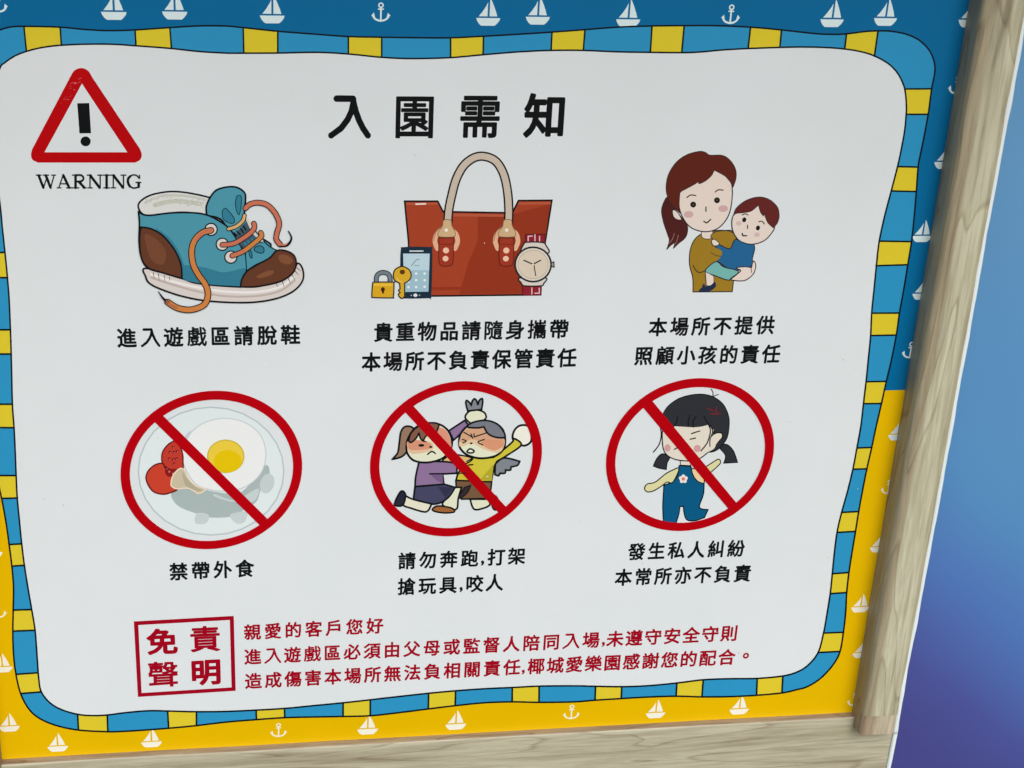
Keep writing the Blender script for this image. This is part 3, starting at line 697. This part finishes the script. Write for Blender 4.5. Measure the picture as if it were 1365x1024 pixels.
s.F('skirt', (66,66,92), '325,685* 510,670* 580,690* 540,750 480,790 400,795 315,765*', LN, 2.5); s.F('skirt', (50,48,72), '470,685 570,690 520,760', sharp=True)
s.F('leg', (218,214,188), '262,740* 310,765 430,795* 410,835 380,845 300,822 250,800', LN, 2.5)
s.F('shoe', (38,38,52), '235,715 265,735 250,800 210,808 195,790', LN, 2.2)
s.F('shoe', (50,40,44), '640,690* 680,675* 660,720 620,755 600,750', LN, 1.5)
s.F('ponytail', (140,112,90), '300,305 260,305 235,340 225,410 215,470 180,512* 240,495 275,455 285,380 320,330', LN, 2.5)
s.F('girl_face', SKN, '270,430 285,370 330,310 400,282 480,290 535,330 560,400 545,460 490,510 400,532 320,520 280,480', LN, 2.8)
s.F('girl_face', (212,180,144), '276,435 290,390 420,400 440,445 380,470 300,475'); s.F('girl_face', (202,140,110), '278,425 292,390 400,400 430,430 400,448 300,452'); s.F('girl_face', (208,140,116), '450,310 520,325 553,400 545,450 470,400')
s.F('girl_hair', (122,84,66), '285,395* 300,345 350,300 420,280 475,290 460,340* 430,340 390,370 380,395* 360,380 350,345* 330,380 300,405', LN, 2.2)
s.E('girl_face', LN, 365, 423, 19, 9); s.E('girl_face', LN, 425, 433, 10, 7); s.L('girl_face', LN, '405,480 432,462 455,475', 2.0); s.L('girl_face', LN, '370,395 395,400', 1.4)
s.F('boy_face', SKN, '605,400 615,350 660,300 740,268 820,275 880,320 898,390 885,450 830,492 740,505 660,485 615,445', LN, 2.8)
s.F('boy_face', (212,186,148), '612,380 650,320 760,300 880,370 892,420 855,470 760,448 690,412 612,432'); s.F('boy_face', (200,154,120), '614,380 650,320 760,300 880,370 892,410 862,440 760,410 690,385 622,405'); s.F('boy_face', (204,142,106), '745,400 790,385 880,395 882,430 825,455 765,430')
s.F('boy_hair', (112,116,122), '655,305 700,275 780,265 850,290 890,340 893,372 840,372 790,350 762,305* 720,312', LN, 2.4)
for d in ('635,340 670,360 690,372','680,350 692,378','700,370 745,355 775,345','700,350 700,370','625,385 650,395 630,408','765,385 725,402 755,420'): s.L('boy_face', LN, d, 1.6)
s.F('boy_face', (226,222,206), '655,462 675,445 700,458 690,470 668,470', LN, 2.2); s.E('boy_face', LN, 682, 410, 9, 6)
s.L('arm_sleeve', LN, '655,525 690,505', 1.6); s.L('arm_sleeve', LN, '665,548 692,545', 1.8); s.L('arm_sleeve', LN, '590,600 650,600', 1.4)
s.done()
ring(TG, 45, 1132, 28, 1010, 12.3, '292,148 925,838 875,872 236,184', 'red ring and bar over the fighting children', .04)
TH_ = (800, 500, 4.7625)
s = Picture('angry_girl_picture', TH_, 'printed black-haired girl in blue overalls, crossed out')
LN = (12,18,22); HB = (44,46,50); OV = (8,84,122); SLV = (208,204,150); SK2 = (214,206,188)
s.L('a', LN, '715,135 716,110 704,90', 1.3); s.L('a', LN, '718,135 750,124', 1.2)
s.F('pigtail', HB, '395,500 360,530 338,578* 375,592 420,600* 425,560 440,520', LN, 1.4); s.F('pigtail#2', HB, '755,455 800,440 845,480 872,555* 785,560* 795,510', LN, 1.4)
s.F('hair', HB, '378,330 390,270 430,200 510,145 620,122 710,135 780,185 815,260 818,330 805,400 770,450 735,480 690,490 640,470 500,400', LN, 1.3)
s.L('hair', LN, '382,330 388,380 375,440 338,490', 1.6)
s.F('overalls', OV, '502,575* 575,580* 600,650* 660,690* 655,760 630,840 685,855* 662,905* 600,925 550,918 532,870 530,835* 505,835* 500,880 480,945* 402,935* 398,830 405,700* 455,680 490,640', LN, 1.6)
s.F('sleeve', SLV, '490,590* 420,625 350,680 300,692 282,720 300,742 340,735 390,705 425,680 455,685 480,650 500,600', LN, 1.5)
s.F('sleeve', (222,196,150), '578,595* 640,600 660,640 660,690* 620,675 592,640', LN, 1.5); s.F('sleeve', SLV, '660,590* 730,545 755,535 765,555 745,580 700,620*', LN, 1.4)
s.F('face', SK2, '400,340 395,420 410,490 460,530 540,545 620,535 680,495 705,460 720,380 700,300 440,290', LN, 1.5)
s.F('ear', SK2, '700,400 735,370 770,370 775,395 755,420 730,450 700,460', LN, 1.4)
s.F('ear', SK2, '660,495 700,455 712,410 735,430 720,470', None)
s.F('neck', SK2, '508,545* 575,548* 575,575* 510,572*', LN, 1.0)
s.F('fringe', HB, '395,330* 420,240 600,170 720,240 740,350 700,330 690,315* 640,328 590,332* 470,325*', None)
for d in ('490,265 485,300 465,330','570,255 560,290 560,325','610,262 590,290 592,330','660,265 690,320 700,360 680,430 640,482','700,320 715,355 705,390'): s.L('fringe', LN, d, 1.6)
s.E('face', (196,150,146), 428, 463, 20, 23); s.E('face', (196,150,146), 617, 466, 22, 23)
for d in ('580,372 633,355','572,408 605,400','472,472 495,458'): s.L('face', LN, d, 1.6)
for d in ('680,210 715,225','700,245 745,250','740,205 735,235 765,245'): s.L('fringe', (122,32,40), d, 1.3)
for a in range(5):
    u = a*2*math.pi/5-math.pi/2; s.E('flower', (222,214,204), 528+17*math.cos(u), 660+17*math.sin(u), 12, 12)
s.E('flower', (206,118,112), 528, 660, 11, 11)
s.done()
ring(TH_, 45, 1103, 35, 997, 12.2, '308,136 882,832 832,870 252,182', 'red ring and bar over the angry girl')

# ---------------------------------------------------------------- wooden frame
D1 = .0300                                   # right, left and top rails stand this far off the sheet
D2 = .0085                                   # the bottom rail is thinner
xO = (P(1339,205,D1).x+P(1263,600,D1).x+P(1192,978,D1).x)/3 - .0008
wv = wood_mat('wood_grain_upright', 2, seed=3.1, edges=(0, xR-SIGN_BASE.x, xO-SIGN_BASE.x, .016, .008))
wl_ = wood_mat('wood_grain_upright_left', 2, seed=5.3)
wh = wood_mat('wood_grain_level', 0, light=(182,178,152), mid=(164,158,132), dark=(128,114,94), seed=7.7)
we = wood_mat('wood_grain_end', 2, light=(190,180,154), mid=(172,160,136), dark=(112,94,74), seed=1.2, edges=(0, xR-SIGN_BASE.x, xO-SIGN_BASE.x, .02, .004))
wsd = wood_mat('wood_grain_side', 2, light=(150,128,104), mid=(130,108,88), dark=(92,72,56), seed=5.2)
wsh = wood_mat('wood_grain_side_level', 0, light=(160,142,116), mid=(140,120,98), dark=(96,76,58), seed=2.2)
zE = P(1153,981,D1).z; zE1 = P(1180,954,D1).z
def rail(name, x0, x1, z0, z1, d, m, axis, label, bev=.0045, amp=.0005, n=60, pillow=.0, side=None, bev2=None):
    """rounded rail running along one axis, very slightly uneven along its length"""
    prof = []                                  # (across 0..1 in metres from first side, depth)
    w = (x1-x0) if axis == 2 else (z1-z0); b2 = bev2 or bev
    prof.append((0, 0))
    for k in range(5):
        a = math.pi/2*k/4; prof.append((bev-bev*math.cos(a), d-bev+bev*math.sin(a)))
    for k in range(1, 6): prof.append((bev+(w-bev-b2)*k/6, d+pillow*math.sin(math.pi*k/6)))
    for k in range(5):
        a = math.pi/2*k/4; prof.append((w-b2+b2*math.sin(a), d-b2+b2*math.cos(a)))
    prof.append((w, 0))
    V, Fc = [], []
    L0, L1 = (z0, z1) if axis == 2 else (x0, x1)
    for i in range(n+1):
        u = L0+(L1-L0)*i/n
        for (a, dd) in prof:
            e = noise.noise(Vector((u*9, a*30, d*50)))*amp
            if axis == 2: V.append((x0+a+e, -dd+e*.6, u))
            else: V.append((u, -dd+e*.6, z0+a+e))
    k = len(prof); fm = []
    for i in range(n):
        for j in range(k-1):
            q = [i*k+j, i*k+j+1, (i+1)*k+j+1, (i+1)*k+j]
            Fc.append(q if axis == 0 else q[::-1])
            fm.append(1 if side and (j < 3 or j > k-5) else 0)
    fm += [0, 0]
    for ring_ in (0, n):                            # end caps on vertices of their own, so the edges stay crisp
        o_ = len(V); V += [V[ring_*k+j] for j in range(k)]; Fc.append([o_+j for j in range(k)])
    o = child(name, V, Fc, fm, [m]+([side] if side else []), frame, SIGN_BASE, label, smooth=True)
    for p in o.data.polygons[-2:]: p.use_smooth = False
    bm = bmesh.new(); bm.from_mesh(o.data); bmesh.ops.recalc_face_normals(bm, faces=bm.faces); bm.to_mesh(o.data); bm.free()
    return o
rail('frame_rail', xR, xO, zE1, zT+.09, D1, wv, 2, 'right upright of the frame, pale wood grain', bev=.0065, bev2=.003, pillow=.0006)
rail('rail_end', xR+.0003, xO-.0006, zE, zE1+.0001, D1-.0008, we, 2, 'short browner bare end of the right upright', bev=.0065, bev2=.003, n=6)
xW = (xO-xR)
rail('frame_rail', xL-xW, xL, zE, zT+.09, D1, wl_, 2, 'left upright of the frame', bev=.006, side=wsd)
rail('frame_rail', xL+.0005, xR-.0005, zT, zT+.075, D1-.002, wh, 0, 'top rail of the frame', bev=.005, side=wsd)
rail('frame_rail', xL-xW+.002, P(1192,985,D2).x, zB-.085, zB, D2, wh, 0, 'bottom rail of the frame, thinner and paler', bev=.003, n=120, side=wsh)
# white filler bead along the right edge of the frame, hand-laid and uneven
V, Fc = [], []; n = 220; rb = .0024
for i in range(n+1):
    z = (zB-.085)+(zT+.09-(zB-.085))*i/n
    wob = noise.noise(Vector((z*14, 1.7, 0)))*.0011+noise.noise(Vector((z*60, 5.7, 0)))*.0004
    r = rb*(1+.35*noise.noise(Vector((z*25, 9, 0))))
    for k in range(8):
        a = k*2*math.pi/8; lo = z < zE
        V.append(((P(1191.5,985,D2).x if lo else xO-.0002)+wob+r*1.2*math.cos(a), -(D2+.0006 if lo else D1-.0022)+r*math.sin(a), z))
for i in range(n):
    for k in range(8):
        Fc.append([i*8+k, i*8+(k+1) % 8, (i+1)*8+(k+1) % 8, (i+1)*8+k])
wm = ink((216,228,232), .45)
child('edge_bead', V, Fc, [0]*len(Fc), [wm], frame, SIGN_BASE, 'thin white bead of filler', smooth=True)

# ---------------------------------------------------------------- blue wall behind
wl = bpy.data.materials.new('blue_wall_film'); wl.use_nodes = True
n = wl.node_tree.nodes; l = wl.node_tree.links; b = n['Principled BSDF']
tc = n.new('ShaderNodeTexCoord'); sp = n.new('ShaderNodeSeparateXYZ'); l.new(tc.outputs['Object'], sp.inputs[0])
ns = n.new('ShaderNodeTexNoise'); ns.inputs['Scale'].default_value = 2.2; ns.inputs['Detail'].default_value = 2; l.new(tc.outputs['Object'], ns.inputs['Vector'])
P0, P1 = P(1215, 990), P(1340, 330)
# blue gradient: violet low down by the frame, lighter blue higher up
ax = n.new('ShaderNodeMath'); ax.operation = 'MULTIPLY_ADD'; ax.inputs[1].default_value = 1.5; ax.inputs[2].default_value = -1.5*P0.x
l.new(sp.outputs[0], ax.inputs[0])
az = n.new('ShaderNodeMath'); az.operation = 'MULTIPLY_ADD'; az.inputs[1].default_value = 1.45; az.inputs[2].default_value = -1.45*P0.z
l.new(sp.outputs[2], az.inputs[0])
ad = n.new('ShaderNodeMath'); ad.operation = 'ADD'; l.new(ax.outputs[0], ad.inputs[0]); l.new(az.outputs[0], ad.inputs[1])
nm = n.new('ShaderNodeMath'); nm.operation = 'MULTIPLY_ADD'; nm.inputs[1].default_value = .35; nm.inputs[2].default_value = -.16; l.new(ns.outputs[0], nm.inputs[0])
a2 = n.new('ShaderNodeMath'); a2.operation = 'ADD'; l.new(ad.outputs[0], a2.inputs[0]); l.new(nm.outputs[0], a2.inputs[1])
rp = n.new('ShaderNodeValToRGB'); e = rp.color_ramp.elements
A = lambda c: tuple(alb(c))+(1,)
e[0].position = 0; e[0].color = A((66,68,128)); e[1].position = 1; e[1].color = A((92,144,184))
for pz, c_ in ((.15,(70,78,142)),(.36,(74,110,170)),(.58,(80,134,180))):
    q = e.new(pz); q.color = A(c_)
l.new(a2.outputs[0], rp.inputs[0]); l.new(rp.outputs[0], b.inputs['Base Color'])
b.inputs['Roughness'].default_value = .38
def box_struct(name, x0, x1, z0, z1, y0, y1, m):
    V = [(x, y, z) for x in (x0, x1) for y in (y0, y1) for z in (z0, z1)]
    me = bpy.data.meshes.new(name); me.from_pydata(V, [], [(0,1,3,2),(4,6,7,5),(0,4,5,1),(2,3,7,6),(0,2,6,4),(1,5,7,3)]); me.update()
    bm = bmesh.new(); bm.from_mesh(me); bmesh.ops.recalc_face_normals(bm, faces=bm.faces); bm.to_mesh(me); bm.free()
    o = link(name, me, [m]); o['kind'] = 'structure'; return o
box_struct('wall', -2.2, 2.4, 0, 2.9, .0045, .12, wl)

# unseen slab, added overhead to keep some sky and sun off the upper sheet
rm = ink((200,200,196), .6)
box_struct('shade_slab', -2.2, 2.4, 2.58, 2.74, -.94, .0045-.001, rm)
